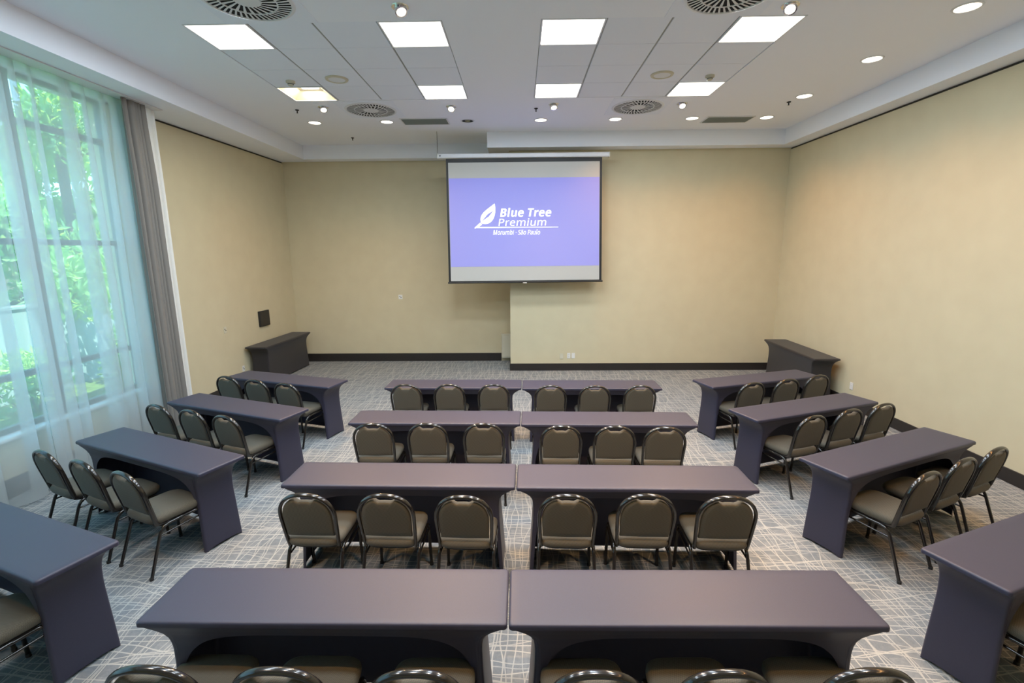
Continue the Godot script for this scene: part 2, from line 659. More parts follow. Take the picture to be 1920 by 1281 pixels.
func build_outside() -> void:
	var lawn := struct("ground_outside", box_mesh(Vector3(-40, -0.5, -45), Vector3(-5.65, -0.25, 20)), M.lawn)
	lawn.set_meta("kind", "structure")
	var gw := thing("garden_wall", "low blue-grey garden wall seen behind the sheer curtain", "wall", Vector3(-9.6, -0.25, -9.0))
	part("wall_body", box_mesh(Vector3(-0.1, 0, -9), Vector3(0.1, 1.72, 9), 0.01), M.garden_wall, gw)
	part("coping", box_mesh(Vector3(-0.14, 1.72, -9.05), Vector3(0.14, 1.79, 9.05), 0.015), M.garden_wall, gw)
	var lm := leaf_mesh()
	var trees := [
		[Vector3(-10.6, -0.25, -9.3), 5.6, 0, "bright green tree standing nearest the window, behind garden wall"],
		[Vector3(-11.5, -0.25, -12.6), 6.4, 1, "dark green tree beside the right window jamb, behind garden wall"],
		[Vector3(-13.4, -0.25, -10.6), 7.4, 2, "tall yellow-green tree between the two nearer garden trees"],
		[Vector3(-12.2, -0.25, -6.8), 6.6, 1, "dark leafy tree seen at the left edge of the window"],
		[Vector3(-14.8, -0.25, -15.2), 7.8, 0, "far green tree seen through the upper right window panes"]]
	for t in trees:
		var o := thing("garden_tree", t[3], "tree", t[0], 0.0, "trees in the garden outside the window")
		var h: float = t[1]
		part("trunk", tube(rounded([Vector3(0, -0.1, 0), Vector3(0.08, h * 0.3, 0.05), Vector3(-0.05, h * 0.6, -0.05), Vector3(0.1, h * 0.85, 0.1)], 0.4), 0.11, 8), M.bark, o)
		var clumps := []
		for k in 11:
			var a := rng.randf() * TAU
			var rr := rng.randf_range(0.5, 1.9)
			var yy := h * rng.randf_range(0.36, 1.0)
			var tip := Vector3(cos(a) * rr, yy, sin(a) * rr)
			part("branch", tube(PackedVector3Array([Vector3(0.02, yy - 0.7, 0), tip * 0.6 + Vector3(0, yy * 0.4 - 0.25, 0), tip]), 0.025, 6), M.bark, o)
			clumps.append([tip, rng.randf_range(0.55, 0.95)])
		foliage("foliage", o, M["leaf%d" % t[2]], lm, clumps, 5200, 1.25)
	var bushes := [[Vector3(-8.7, -0.25, -8.2), "yellow-green bush in front of the garden wall, left of window mullion"], [Vector3(-8.6, -0.25, -10.2), "low round bush in front of garden wall near window jamb"], [Vector3(-8.4, -0.25, -6.6), "leafy bush against garden wall at left edge of view"]]
	for k in bushes.size():
		var o := thing("garden_bush", bushes[k][1], "bush", bushes[k][0], 0.0, "bushes along the garden wall")
		var clumps := []
		for i in 6:
			var tip := Vector3(rng.randf_range(-0.4, 0.4), rng.randf_range(0.3, 1.0), rng.randf_range(-0.5, 0.5))
			part("stem", tube(PackedVector3Array([Vector3(tip.x * 0.2, -0.02, tip.z * 0.2), tip]), 0.012, 5), M.bark, o)
			clumps.append([tip, 0.35])
		foliage("foliage", o, M["leaf%d" % (2 - k % 3)], lm, clumps, 900, 0.8)

# ------------------------------------------------------------------ ceiling fittings
func area_light(parent: Node, at: Vector3, sx: float, sz: float, energy: float, col: Color) -> void:
	var l := AreaLight3D.new()
	l.name = "glow"
	l.area_size = Vector2(sx, sz)
	l.area_normalize_energy = false
	l.light_energy = energy
	l.light_color = col
	l.shadow_enabled = true
	l.set("area_range", 30.0)
	parent.add_child(l, true)
	l.position = at
	l.rotation = Vector3(-PI / 2, 0, 0)

func spot_light(parent: Node, at: Vector3, dir: Vector3, angle: float, energy: float, col: Color, size: float) -> void:
	var l := SpotLight3D.new()
	l.name = "beam"
	l.spot_angle = angle
	l.spot_angle_attenuation = 1.0
	l.spot_range = 30.0
	l.spot_attenuation = 2.0
	l.light_energy = energy
	l.light_color = col
	l.light_size = size
	l.shadow_enabled = true
	parent.add_child(l, true)
	l.position = at
	l.basis = Basis.looking_at(dir.normalized(), Vector3(0, 0, 1) if absf(dir.normalized().y) > 0.9 else Vector3.UP)

func light_panel(at: Vector3, label: String, group: String, open := false) -> void:
	var o := thing("ceiling_light_panel", label, "ceiling light", at, 0.0, group)
	var hx := PX / 2 - 0.004
	var hz := PZ / 2 - 0.004
	var st := begin()
	for s in [-1, 1]:
		add_box(st, Vector3(minf(s * hx, s * (hx - 0.016)), -0.004, -hz), Vector3(maxf(s * hx, s * (hx - 0.016)), 0.02, hz), 0.002)
		add_box(st, Vector3(-hx + 0.016, -0.004, minf(s * hz, s * (hz - 0.016))), Vector3(hx - 0.016, 0.02, maxf(s * hz, s * (hz - 0.016))), 0.002)
	part("frame", fin(st), M.white_metal, o)
	var ix := hx - 0.016
	var iz := hz - 0.016
	if not open:
		part("diffuser", box_mesh(Vector3(-ix, 0.006, -iz), Vector3(ix, 0.012, iz)), M.panel_glow, o)
		area_light(o, Vector3(0, -0.006, 0), ix * 1.9, iz * 1.9, PANEL_ENERGY, Color(0.88, 0.94, 1.0))
		return
	# open fitting: a folded pyramid reflector with its lamp glowing in the middle
	var ap := 0.12
	var up := 0.13
	var q := [Vector3(-ix, 0.004, -iz), Vector3(ix, 0.004, -iz), Vector3(ix, 0.004, iz), Vector3(-ix, 0.004, iz)]
	var a := [Vector3(-ap, up, -ap), Vector3(ap, up, -ap), Vector3(ap, up, ap), Vector3(-ap, up, ap)]
	for k in 4:
		var s2 := begin()
		s2.set_smooth_group(-1)
		quad_out(s2, q[k], q[(k + 1) % 4], a[(k + 1) % 4], a[k], Vector3(0, -1, 0))
		part("reflector_side", fin(s2), M.reflector, o)
	part("lamp", box_mesh(Vector3(-ap, up - 0.03, -ap), Vector3(ap, up, ap), 0.01), M.panel_glow, o)
	area_light(o, Vector3(0, up - 0.034, 0), ap * 1.9, ap * 1.9, PANEL_ENERGY * 4.0, Color(1.0, 0.93, 0.78))

func downlight(at: Vector3, label: String, lit := true, group := "recessed downlights", cone := 62.0) -> void:
	var o := thing("recessed_downlight", label, "downlight", at, 0.0, group)
	part("trim_ring", lathe([Vector2(0.098, 0.0), Vector2(0.10, -0.008), Vector2(0.118, -0.006), Vector2(0.122, 0.002)], 28), M.white_metal, o)
	if lit:
		part("lens", lathe([Vector2(0.0, -0.002), Vector2(0.098, -0.002)], 28), M.lamp_glow, o)
		spot_light(o, Vector3(0, -0.03, 0), Vector3(0, -1, 0), cone, DOWN_ENERGY, Color(1.0, 0.72, 0.42), 0.09)
	else:
		part("baffle", lathe([Vector2(0.098, -0.002), Vector2(0.05, -0.0005)], 28), M.vent_dark, o)
		part("lens", lathe([Vector2(0.0, -0.004), Vector2(0.05, -0.004)], 20), M.chrome, o)

func gimbal_spot(at: Vector3, dir: Vector3, label: String, group := "adjustable halogen spotlights", energy := SPOT_ENERGY) -> void:
	var o := thing("gimbal_spotlight", label, "spotlight", at, 0.0, group)
	part("trim_ring", lathe([Vector2(0.055, 0.002), Vector2(0.058, -0.008), Vector2(0.078, -0.006), Vector2(0.082, 0.002)], 28), M.chrome, o)
	var d := dir.normalized()
	var b := Basis(Quaternion(Vector3(0, -1, 0), d))
	var hd := part("lamp_holder", lathe([Vector2(0.03, 0.02), Vector2(0.056, -0.005), Vector2(0.058, -0.05), Vector2(0.044, -0.052)], 24), M.chrome, o)
	hd.basis = b
	hd.position = Vector3(0, -0.008, 0)
	var lens := part("lens", lathe([Vector2(0.0, -0.046), Vector2(0.044, -0.046)], 24), M.lamp_glow, hd)
	spot_light(o, Vector3(0, -0.008, 0) + d * 0.07, d, 34.0, energy, Color(1.0, 0.78, 0.52), 0.035)

func diffuser_vent(at: Vector3, label: String) -> void:
	var o := thing("swirl_air_diffuser", label, "air vent", at, 0.0, "round ceiling air diffusers")
	part("mounting_panel", box_mesh(Vector3(-0.45, -0.004, -0.45), Vector3(0.45, 0.01, 0.45), 0.002), M.tile_white, o)
	part("backing", lathe([Vector2(0.0, -0.0055), Vector2(0.375, -0.0055)], 40), M.vent_dark, o)
	part("rim", lathe([Vector2(0.362, -0.004), Vector2(0.366, -0.016), Vector2(0.392, -0.012), Vector2(0.40, -0.004)], 40), M.white_metal, o)
	part("middle_ring", lathe([Vector2(0.243, -0.006), Vector2(0.243, -0.014), Vector2(0.255, -0.014), Vector2(0.255, -0.006)], 40), M.white_metal, o)
	part("hub", lathe([Vector2(0.0, -0.016), Vector2(0.11, -0.014), Vector2(0.12, -0.006)], 32), M.white_metal, o)
	var outer := blade(0.252, 0.366, 44, 0.10)
	var inner := blade(0.115, 0.246, 22, 0.16)
	for k in 44:
		part("blade", outer, M.white_metal, o, Vector3.ZERO, Vector3(0, TAU * k / 44, 0))
	for k in 22:
		part("blade", inner, M.white_metal, o, Vector3.ZERO, Vector3(0, TAU * k / 22, 0))

func blade(r0: float, r1: float, n: int, skew: float) -> ArrayMesh:
	# a vane between two slots: wide at the rim, slightly swept
	var st := begin()
	st.set_smooth_group(-1)
	var w0 := TAU * r0 / n * 0.40
	var w1 := TAU * r1 / n * 0.40
	var q := []
	for e in [[r0, -w0, 0.0], [r0, w0, 0.0], [r1, w1, skew], [r1, -w1, skew]]:
		var a: float = e[1] / (2.0 * e[0]) + e[2]
		q.append(Vector3(e[0] * cos(a), -0.012, e[0] * sin(a)))
	var up := Vector3(0, 0.0025, 0)
	quad_out(st, q[0], q[1], q[2], q[3], Vector3.DOWN)
	for k in 4:
		var m: Vector3 = (q[k] + q[(k + 1) % 4]) / 2 - (q[0] + q[2]) / 2
		quad_out(st, q[k], q[(k + 1) % 4], q[(k + 1) % 4] + up, q[k] + up, m)
	return fin(st)

func slot_grille(at: Vector3, label: String) -> void:
	var o := thing("return_air_grille", label, "air vent", at, 0.0, "rectangular ceiling grilles")
	var hx := 0.40
	var hz := 0.20
	var st := begin()
	for s in [-1, 1]:
		add_box(st, Vector3(minf(s * hx, s * (hx - 0.02)), -0.01, -hz), Vector3(maxf(s * hx, s * (hx - 0.02)), 0.005, hz), 0.002)
		add_box(st, Vector3(-hx + 0.02, -0.01, minf(s * hz, s * (hz - 0.02))), Vector3(hx - 0.02, 0.005, maxf(s * hz, s * (hz - 0.02))), 0.002)
	part("frame", fin(st), M.white_metal, o)
	part("backing", box_mesh(Vector3(-hx + 0.02, -0.003, -hz + 0.02), Vector3(hx - 0.02, 0.002, hz - 0.02)), M.grille_grey, o)
	var sl := box_mesh(Vector3(-hx + 0.02, -0.011, -0.008), Vector3(hx - 0.02, -0.004, 0.008), 0.002)
	for k in 13:
		part("slat", sl, M.grille_grey, o, Vector3(0, 0, -hz + 0.035 + k * 0.0275), Vector3(0.35, 0, 0))

func build_ceiling_fittings() -> void:
	var across := ["far left", "centre left", "centre right", "far right"]
	for j in BAY_Z.size():
		for r in [0, 3]:
			var n := 0
			for bx in BAY_X:
				for c in [0, 3]:
					var at := Vector3(bx + (c + 0.5) * PX, CEIL, BAY_Z[j] - (r + 0.5) * PZ)
					if j > 0:
						light_panel(at, "glowing square ceiling light panel above and behind the camera, out of view", "ceiling light panels out of view")
					else:
						var far: bool = r == 3
						var open: bool = far and n == 0
						var row := "row nearer the screen" if far else "row nearer the camera"
						var label: String = "open square ceiling light with folded reflector, leftmost in row nearer the screen" if open else "glowing square ceiling light panel, %s in the %s" % [across[n], row]
						light_panel(at, label, "square ceiling light panels", open)
					n += 1
	var ord := ["first", "second", "third", "fourth", "fifth", "sixth", "seventh"]
	var dx := [-3.53, -2.28, -0.886, 0.373, 1.648, 2.953, 4.215]
	for k in 7:
		var lit := k != 2
		downlight(Vector3(dx[k], CEIL + (0.008), -8.87), ("round recessed downlight, %s from left in row along the screen wall" % ord[k]) if lit else "unlit chrome recessed downlight between grille and screen soffit", lit, "recessed downlights", 30.0 if k == 3 else 62.0)
	var dz := [-7.717, -6.326, -5.082]
	for k in 3:
		downlight(Vector3(4.19, CEIL + 0.008, dz[k]), "round recessed downlight along the right wall, %s from the screen corner" % ord[k])
	for k in 4:
		downlight(Vector3(4.19, CEIL + 0.008, -3.75 + 1.32 * k), "round recessed downlight along right wall, out of view behind camera", true, "downlights out of view")
	gimbal_spot(Vector3(-1.083, CEIL, -4.894), Vector3(0.35, -1, 0.45), "chrome gimbal spotlight tilted to the right, nearest left light panels")
	gimbal_spot(Vector3(2.496, CEIL, -4.978), Vector3(-0.35, -1, 0.75), "glowing gimbal spotlight above the near right light panel")
	gimbal_spot(Vector3(-3.015, CEIL, -7.949), Vector3(0.3, -1, 0.55), "white gimbal spotlight left of the far left round diffuser")
	gimbal_spot(Vector3(-1.047, CEIL, -8.004), Vector3(0.05, -1, 0.8), "glowing gimbal spotlight between the left diffuser and the screen")
	gimbal_spot(Vector3(0.529, CEIL, -7.959), Vector3(0.1, -1, 0.5), "small white gimbal spotlight left of the far right diffuser")
	gimbal_spot(Vector3(2.494, CEIL, -7.986), Vector3(-0.05, -1, 0.8), "glowing gimbal spotlight right of the far right diffuser")
	for x in [-3.0, -1.05, 0.53, 2.5]:
		gimbal_spot(Vector3(x, CEIL, -1.45), Vector3(-x * 0.12, -1, -0.55), "gimbal spotlight above and behind the camera, out of view", "gimbal spotlights out of view", SPOT_ENERGY * 0.5)
	diffuser_vent(Vector3(-2.40, CEIL, -4.72), "round swirl air diffuser cut by picture top, above left table rows")
	diffuser_vent(Vector3(1.85, CEIL, -4.72), "round swirl air diffuser cut by picture top, on the right")
	diffuser_vent(Vector3(-2.33, CEIL, -8.13), "round swirl air diffuser left of the screen")
	diffuser_vent(Vector3(1.85, CEIL, -8.13), "round swirl air diffuser right of the screen")
	slot_grille(Vector3(-1.61, CEIL, -8.84), "grey rectangular return air grille left of the screen")
	slot_grille(Vector3(3.59, CEIL + 0.006, -8.97), "grey rectangular return air grille right of the screen")
	for a in [[Vector3(-2.355, CEIL, -6.745), "round cream ceiling speaker in the left tile bay"], [Vector3(1.83, CEIL, -6.74), "round cream ceiling speaker in the right tile bay"]]:
		var o := thing("ceiling_speaker", a[1], "speaker", a[0], 0.0, "round ceiling speakers")
		part("rim", lathe([Vector2(0.105, -0.006), Vector2(0.112, -0.013), Vector2(0.14, -0.008), Vector2(0.145, 0.004)], 32), M.cream_plastic, o)
		part("grille", lathe([Vector2(0.0, -0.009), Vector2(0.108, -0.006)], 32), M.white_metal, o)
	for a in [[Vector3(-2.985, CEIL, -6.80), "cream smoke detector beside the open ceiling light on the left"], [Vector3(2.46, CEIL, -6.80), "cream smoke detector beside the far right ceiling light panel"]]:
		var o := thing("smoke_detector", a[1], "smoke detector", a[0], 0.0, "ceiling smoke detectors")
		part("base", lathe([Vector2(0.058, 0.004), Vector2(0.058, -0.018), Vector2(0.045, -0.024)], 24), M.cream_plastic, o)
		part("sensor_head", lathe([Vector2(0.036, -0.022), Vector2(0.036, -0.046), Vector2(0.026, -0.054), Vector2(0.0, -0.054)], 24), M.cream_plastic, o)
		part("sensor_slot", lathe([Vector2(0.0365, -0.032), Vector2(0.038, -0.036), Vector2(0.0365, -0.041)], 24), M.black_plastic, o)
	for a in [[Vector3(-3.477, CEIL, -8.073), "small ceiling sprinkler left of the leftmost gimbal spotlight"], [Vector3(-3.265, CEIL + 0.008, -10.015), "small ceiling sprinkler near the left rear soffit corner"], [Vector3(0.267, CEIL, -8.145), "small ceiling sprinkler above the middle of the screen"], [Vector3(4.117, CEIL + 0.008, -8.0), "small ceiling sprinkler beside the right row of downlights"]]:
		var o := thing("ceiling_sprinkler", a[1], "sprinkler", a[0], 0.0, "ceiling sprinklers")
		part("pipe", lathe([Vector2(0.03, 0.0), Vector2(0.028, -0.01), Vector2(0.009, -0.008), Vector2(0.008, -0.045), Vector2(0.0, -0.045)], 12), M.black_plastic, o)
		part("deflector", lathe([Vector2(0.0, -0.044), Vector2(0.013, -0.045), Vector2(0.013, -0.049), Vector2(0.0, -0.049)], 12), M.black_plastic, o)

# ------------------------------------------------------------------ projection screen
func build_screen() -> void:
	var z := -9.6
	var o := thing("projection_screen", "pull-down projection screen showing a lavender slide with white leaf logo", "screen", Vector3(0, 0, z))
	var case_ := part("case", box_mesh(Vector3(-1.535, 4.222, -0.05), Vector3(1.685, 4.30, 0.05), 0.012), M.white_metal, o)
	part("end_cap", box_mesh(Vector3(-1.545, 4.216, -0.056), Vector3(-1.525, 4.306, 0.056), 0.008), M.white_plastic, case_)
	part("end_cap", box_mesh(Vector3(1.675, 4.216, -0.056), Vector3(1.695, 4.306, 0.056), 0.008), M.white_plastic, case_)
	part("mounting_hook", box_mesh(Vector3(-1.505, 4.254, 0.05), Vector3(-1.47, 4.268, 0.056)), M.black_plastic, case_)
	# sheet: slight taper as in the photograph; black border drawn as four strips in front of the white fabric
	var tl := Vector3(-1.386, 4.215, 0)
	var tr := Vector3(1.557, 4.215, 0)
	var bl := Vector3(-1.40, 1.90, 0)
	var br := Vector3(1.605, 1.915, 0)
	var at := func(u: float, v: float, d: float) -> Vector3:
		return tl.lerp(tr, u).lerp(bl.lerp(br, u), v) + Vector3(0, 0, d)
	var strip := func(u0: float, v0: float, u1: float, v1: float, d: float) -> ArrayMesh:
		var st := begin()
		st.set_smooth_group(-1)
		var a: Vector3 = at.call(u0, v0, d)
		var b: Vector3 = at.call(u1, v0, d)
		var c: Vector3 = at.call(u1, v1, d)
		var e: Vector3 = at.call(u0, v1, d)
		var k := Vector3(0, 0, -0.0012)
		quad_out(st, a, b, c, e, Vector3(0, 0, 1))
		quad_out(st, a + k, b + k, c + k, e + k, Vector3(0, 0, -1))
		return fin(st)
	part("black_border", strip.call(0.0, 0.0, 1.0, 1.0, 0.0), M.black_plastic, o)
	part("white_fabric", strip.call(0.014, 0.030, 0.985, 0.992, 0.0015), M.screen_fabric, o)
	var slide := part("projected_slide", strip.call(0.016, 0.153, 0.984, 0.872, 0.003), M.projected, o)
	var bar := part("bottom_bar", tube(PackedVector3Array([Vector3(-1.415, 1.885, 0), Vector3(1.625, 1.905, 0)]), 0.016, 10), M.black_plastic, o)
	part("pull_handle", box_mesh(Vector3(0.06, 1.872, 0.0), Vector3(0.14, 1.888, 0.022), 0.004), M.white_plastic, bar)
	# slide artwork
	var d := 0.0052
	var leaf := PackedVector2Array()
	var n := 18
	var p0 := Vector2(-0.74, 3.03)
	var p1 := Vector2(-0.475, 3.395)
	for k in n + 1:   # left flank, from stem to tip
		var t := float(k) / n
		leaf.append(p0.lerp(Vector2(-0.80, 3.20), t).lerp(Vector2(-0.80, 3.20).lerp(Vector2(-0.62, 3.28), t), t).lerp(Vector2(-0.80, 3.20).lerp(Vector2(-0.62, 3.28), t).lerp(Vector2(-0.62, 3.28).lerp(p1, t), t), t))
	for k in range(1, n):
		var t := float(k) / n
		leaf.append(p1.lerp(Vector2(-0.42, 3.10), t).lerp(Vector2(-0.42, 3.10).lerp(Vector2(-0.58, 2.96), t), t).lerp(Vector2(-0.42, 3.10).lerp(Vector2(-0.58, 2.96), t).lerp(Vector2(-0.58, 2.96).lerp(p0, t), t), t))
	flat_shape("leaf_emblem", leaf, d, M.projected_white, slide)
	flat_shape("leaf_vein", PackedVector2Array([Vector2(-0.735, 3.055), Vector2(-0.59, 3.15), Vector2(-0.492, 3.268), Vector2(-0.615, 3.195)]), d + 0.0012, M.projected, slide)
	flat_shape("leaf_stem", PackedVector2Array([Vector2(-0.76, 3.04), Vector2(-0.72, 3.00), Vector2(-0.80, 2.955), Vector2(-0.865, 2.925), Vector2(-0.868, 2.945), Vector2(-0.82, 2.985)]), d, M.projected_white, slide)
	flat_shape("underline", PackedVector2Array([Vector2(-0.865, 2.945), Vector2(-0.80, 2.957), Vector2(0.75, 2.951), Vector2(0.75, 2.941), Vector2(-0.80, 2.938)]), d, M.projected_white, slide)
	lettering("Blue Tree", Vector3(-0.37, 3.158, d), 0.97, 0.150, true, slide)
	lettering("Premium", Vector3(-0.405, 2.978, d), 0.91, 0.134, false, slide)
	lettering("Morumbi · São Paulo", Vector3(-0.51, 2.808, d), 0.90, 0.090, false, slide)
	var ch := thing("screen_hanger_wire", "thin wire hanging the left end of the screen case from the ceiling", "wire", Vector3(-1.54, 4.29, z))
	part("wire", tube(PackedVector3Array([Vector3(0, 0, 0), Vector3(0, CEIL - 4.29 + 0.01, 0)]), 0.004, 6), M.black_plastic, ch)

func flat_shape(called: String, poly: PackedVector2Array, z: float, m: Material, parent: Node) -> void:
	var ids := Geometry2D.triangulate_polygon(poly)
	var st := begin()
	st.set_smooth_group(-1)
	for k in range(0, ids.size(), 3):
		tri_out(st, Vector3(poly[ids[k]].x, poly[ids[k]].y, z), Vector3(poly[ids[k + 1]].x, poly[ids[k + 1]].y, z), Vector3(poly[ids[k + 2]].x, poly[ids[k + 2]].y, z), Vector3(0, 0, 1))
	part(called, fin(st), m, parent)

func lettering(text: String, at: Vector3, width: float, cap: float, bold: bool, parent: Node) -> void:
	var f := SystemFont.new()
	f.font_names = PackedStringArray(["Droid Sans"])
	f.font_weight = 700 if bold else 400
	var tm := TextMesh.new()
	tm.text = text
	tm.font = f
	tm.font_size = 64
	tm.pixel_size = 0.01
	tm.depth = 0.0
	tm.horizontal_alignment = HORIZONTAL_ALIGNMENT_LEFT
	var arr := tm.get_mesh_arrays()
	var v: PackedVector3Array = arr[Mesh.ARRAY_VERTEX]
	var lo := Vector3(1e9, 1e9, 0)
	var hi := Vector3(-1e9, -1e9, 0)
	for p in v:
		lo = lo.min(p)
		hi = hi.max(p)
	# baseline sits at y 0 of the capital letters: take the height of the capitals from the font
	var capu := 0.714 * 64 * 0.01
	var desc := 0.0
	var base_y := (hi.y - capu) if not text.contains("ã") else hi.y - 0.76 * 0.64
	var sx := width / (hi.x - lo.x)
	var sy := cap / capu
	for i in v.size():
		var x := (v[i].x - lo.x) * sx
		var y := (v[i].y - base_y) * sy
		v[i] = Vector3(x + y * 0.16, y, 0.0)
	arr[Mesh.ARRAY_VERTEX] = v
	var am := ArrayMesh.new()
	am.add_surface_from_arrays(Mesh.PRIMITIVE_TRIANGLES, arr)
	part("lettering", am, M.projected_white, parent, at)

# ------------------------------------------------------------------ curtains
func curtain(x0: float, z0: float, z1: float, folds: float, amp: float, lap: float, y0: float, y1: float, sd: int, flare := 1.0) -> ArrayMesh:
	var r := RandomNumberGenerator.new()
	r.seed = sd
	var ph := []
	for k in 6:
		ph.append(r.randf() * TAU)
	var cols := int(folds * 28)
	var rows := []
	var nr := 16
	var p := (z1 - z0) / folds
	for j in nr + 1:
		var h := float(j) / nr
		var y := lerpf(y0, y1, h)
		var a := amp * (0.4 + 0.6 * smoothstep(0.0, 0.25, h)) * (1.0 + flare * 0.5 * h * h)
		var row := PackedVector3Array()
		for i in cols + 1:
			var t := float(i) / cols
			var ease := smoothstep(0.0, 0.06, t) * smoothstep(1.0, 0.94, t)
			var phi := TAU * folds * t + (1.3 * sin(TAU * t * folds * 0.23 + ph[0]) + 0.9 * sin(TAU * t * folds * 0.41 + ph[1] + 0.6 * h) + 0.35 * sin(h * 2.5 + ph[2] + 9.0 * t)) * ease
			var big := 0.5 + 0.5 * sin(TAU * t * folds * 0.31 + ph[3])
			var loop := lerpf(lap, lap * 2.1, big) * (0.75 + 0.25 * h) * ease
			var z := lerpf(z0, z1, t) + loop * p / TAU * sin(phi)
			var x := x0 + a * (0.6 + 0.6 * big) * cos(phi) + 0.2 * a * sin(2.3 * phi + ph[4])
			row.append(Vector3(x, y + (0.012 * sin(phi) if j == nr else 0.0), z))
		rows.append(row)
	return sheet(rows)

func build_curtains() -> void:
	var a := part("sheer_curtain", curtain(-5.06, -4.80, 1.2, 23, 0.06, 2.1, SOF - 0.012, 0.02, 31, 1.4), M.sheer, self)
	tag(a, "white sheer curtain panel hanging at the left edge, over the window", "curtain", "sheer curtains")
	var b := part(numbered2("sheer_curtain"), curtain(-5.06, -6.62, -4.79, 7, 0.06, 2.1, SOF - 0.012, 0.02, 47, 1.2), M.sheer, self)
	tag(b, "white sheer curtain panel between the seam and the grey drape", "curtain", "sheer curtains")
	var c := part("blackout_drape", curtain(-4.93, -6.74, -6.36, 5, 0.05, 1.5, SOF - 0.012, 0.02, 52, 0.6), M.grey_drape, self)
	tag(c, "grey gathered blackout drape beside the sheer window curtains", "curtain")
	var d := part("white_curtain", curtain(-4.99, -7.0, -6.72, 3, 0.03, 1.0, SOF - 0.012, 0.02, 63, 0.6), M.white_drape, self)
	tag(d, "gathered white curtain edge between grey drape and beige wall", "curtain")
	var rail := thing("curtain_track", "white curtain track fixed under the soffit above the window", "curtain track", Vector3(-5.03, SOF, -2.9))
	part("rail", box_mesh(Vector3(-0.10, -0.014, -4.1), Vector3(0.17, -0.0005, 4.1), 0.003), M.white_metal, rail)

func numbered2(s: String) -> String:
	return s + "_001"

# ------------------------------------------------------------------ tables and chairs
const INU := [Vector2(0.75, 0.0), Vector2(0.735, 0.001), Vector2(0.71, 0.03), Vector2(0.68, 0.08), Vector2(0.645, 0.113), Vector2(0.58, 0.127), Vector2(0.46, 0.125), Vector2(0.30, 0.115), Vector2(0.15, 0.105), Vector2(0.0, 0.096)]
const INV := [Vector2(0.75, 0.0), Vector2(0.735, 0.001), Vector2(0.71, 0.008), Vector2(0.68, 0.022), Vector2(0.645, 0.036), Vector2(0.58, 0.048), Vector2(0.46, 0.052), Vector2(0.30, 0.047), Vector2(0.15, 0.042), Vector2(0.0, 0.038)]

func lerp_tab(tab: Array, y: float) -> float:
	for i in tab.size() - 1:
		var a: Vector2 = tab[i]
		var b: Vector2 = tab[i + 1]
		if y <= a.x and y >= b.x:
			return lerpf(a.y, b.y, (a.x - y) / (a.x - b.x))
	return tab[-1].y

func cover_point(p: Vector2, y: float) -> Vector3:
	return Vector3(p.x * (1.0 - lerp_tab(INU, y) / (TL / 2)), y, p.y * (1.0 - lerp_tab(INV, y) / (TW / 2)))

func cover_columns(pts: Array, bottoms: Array) -> ArrayMesh:
	var rows := []
	var n := 18
	for j in n + 1:
		var row := PackedVector3Array()
		for i in pts.size():
			var f := pow(float(j) / n, 1.5)
			row.append(cover_point(pts[i], lerpf(0.738, bottoms[i], f)))
		rows.append(row)
	return sheet(rows)

func make_table(called: String, m: Material, open := true) -> Node3D:
	var o := Node3D.new()
	o.name = called
	var r := 0.02
	var hx := TL / 2
	var hz := TW / 2
	var ends := []
	for s in [1, -1]:
		var pts := []
		for k in 5:
			var a := PI / 2 - PI / 2 * k / 4
			pts.append(Vector2(s * (hx - r + r * cos(a)), hz - r + r * sin(a)))
		for k in range(1, 8):
			pts.append(Vector2(s * hx, lerpf(hz - r, -hz + r, k / 8.0)))
		for k in 5:
			var a := -PI / 2 * k / 4
			pts.append(Vector2(s * (hx - r + r * cos(a)), -hz + r + r * sin(a)))
		ends.append(pts)
	# top board: rounded outline with a soft edge
	var outline := []
	outline.append_array(ends[0])
	var other: Array = ends[1].duplicate()
	other.reverse()
	outline.append_array(other)
	var st := begin()
	st.set_smooth_group(0)
	var rings := []
	for q in [[0.0, 0.722], [0.0, 0.738], [0.0025, 0.745], [0.008, 0.7488], [0.014, 0.75], [0.05, 0.75]]:
		var ring := PackedVector3Array()
		for p in outline:
			ring.append(Vector3(p.x * (1.0 - q[0] / hx), q[1], p.y * (1.0 - q[0] / hz)))
		rings.append(ring)
	for i in rings.size() - 1:
		for k in outline.size():
			var k2: int = (k + 1) % outline.size()
			var a: Vector3 = rings[i][k]
			var c: Vector3 = rings[i + 1][k2]
			quad_out(st, a, rings[i][k2], c, rings[i + 1][k], (a + c) / 2 - Vector3(0, 0.5, 0))
	var last: PackedVector3Array = rings[-1]
	for k in last.size():
		tri_out(st, Vector3(0, 0.75, 0), last[k], last[(k + 1) % last.size()], Vector3.UP)
	part("tabletop", fin(st), m, o)
	for e in ends:
		var bot := []
		for i in e.size():
			var t: float = absf(e[i].y) / hz
			bot.append(0.022 * (1.0 - pow(t, 4.0)))
		part("end_skirt", cover_columns(e, bot), m, o)
	var front := []
	var fb := []
	for k in 25:
		var u := lerpf(-(hx - r), hx - r, k / 24.0)
		front.append(Vector2(u, -hz))
		fb.append(0.03 * (1.0 - pow(absf(u) / hx, 6.0)))
	part("front_skirt", cover_columns(front, fb), m, o)
	var back := []
	var bb := []
	var w := 0.868
	back.append(Vector2(-(hx - r), hz))
	bb.append(0.0)
	for k in 65:
		var u := w * sin(lerpf(-PI / 2, PI / 2, k / 64.0))
		back.append(Vector2(u, hz))
		bb.append(0.655 * pow(maxf(0.0, 1.0 - pow(absf(u) / w, 5.0)), 0.2) if open else 0.03)
	back.append(Vector2(hx - r, hz))
	bb.append(0.0)
	part("arched_skirt" if open else "back_skirt", cover_columns(back, bb), m, o)
	return o

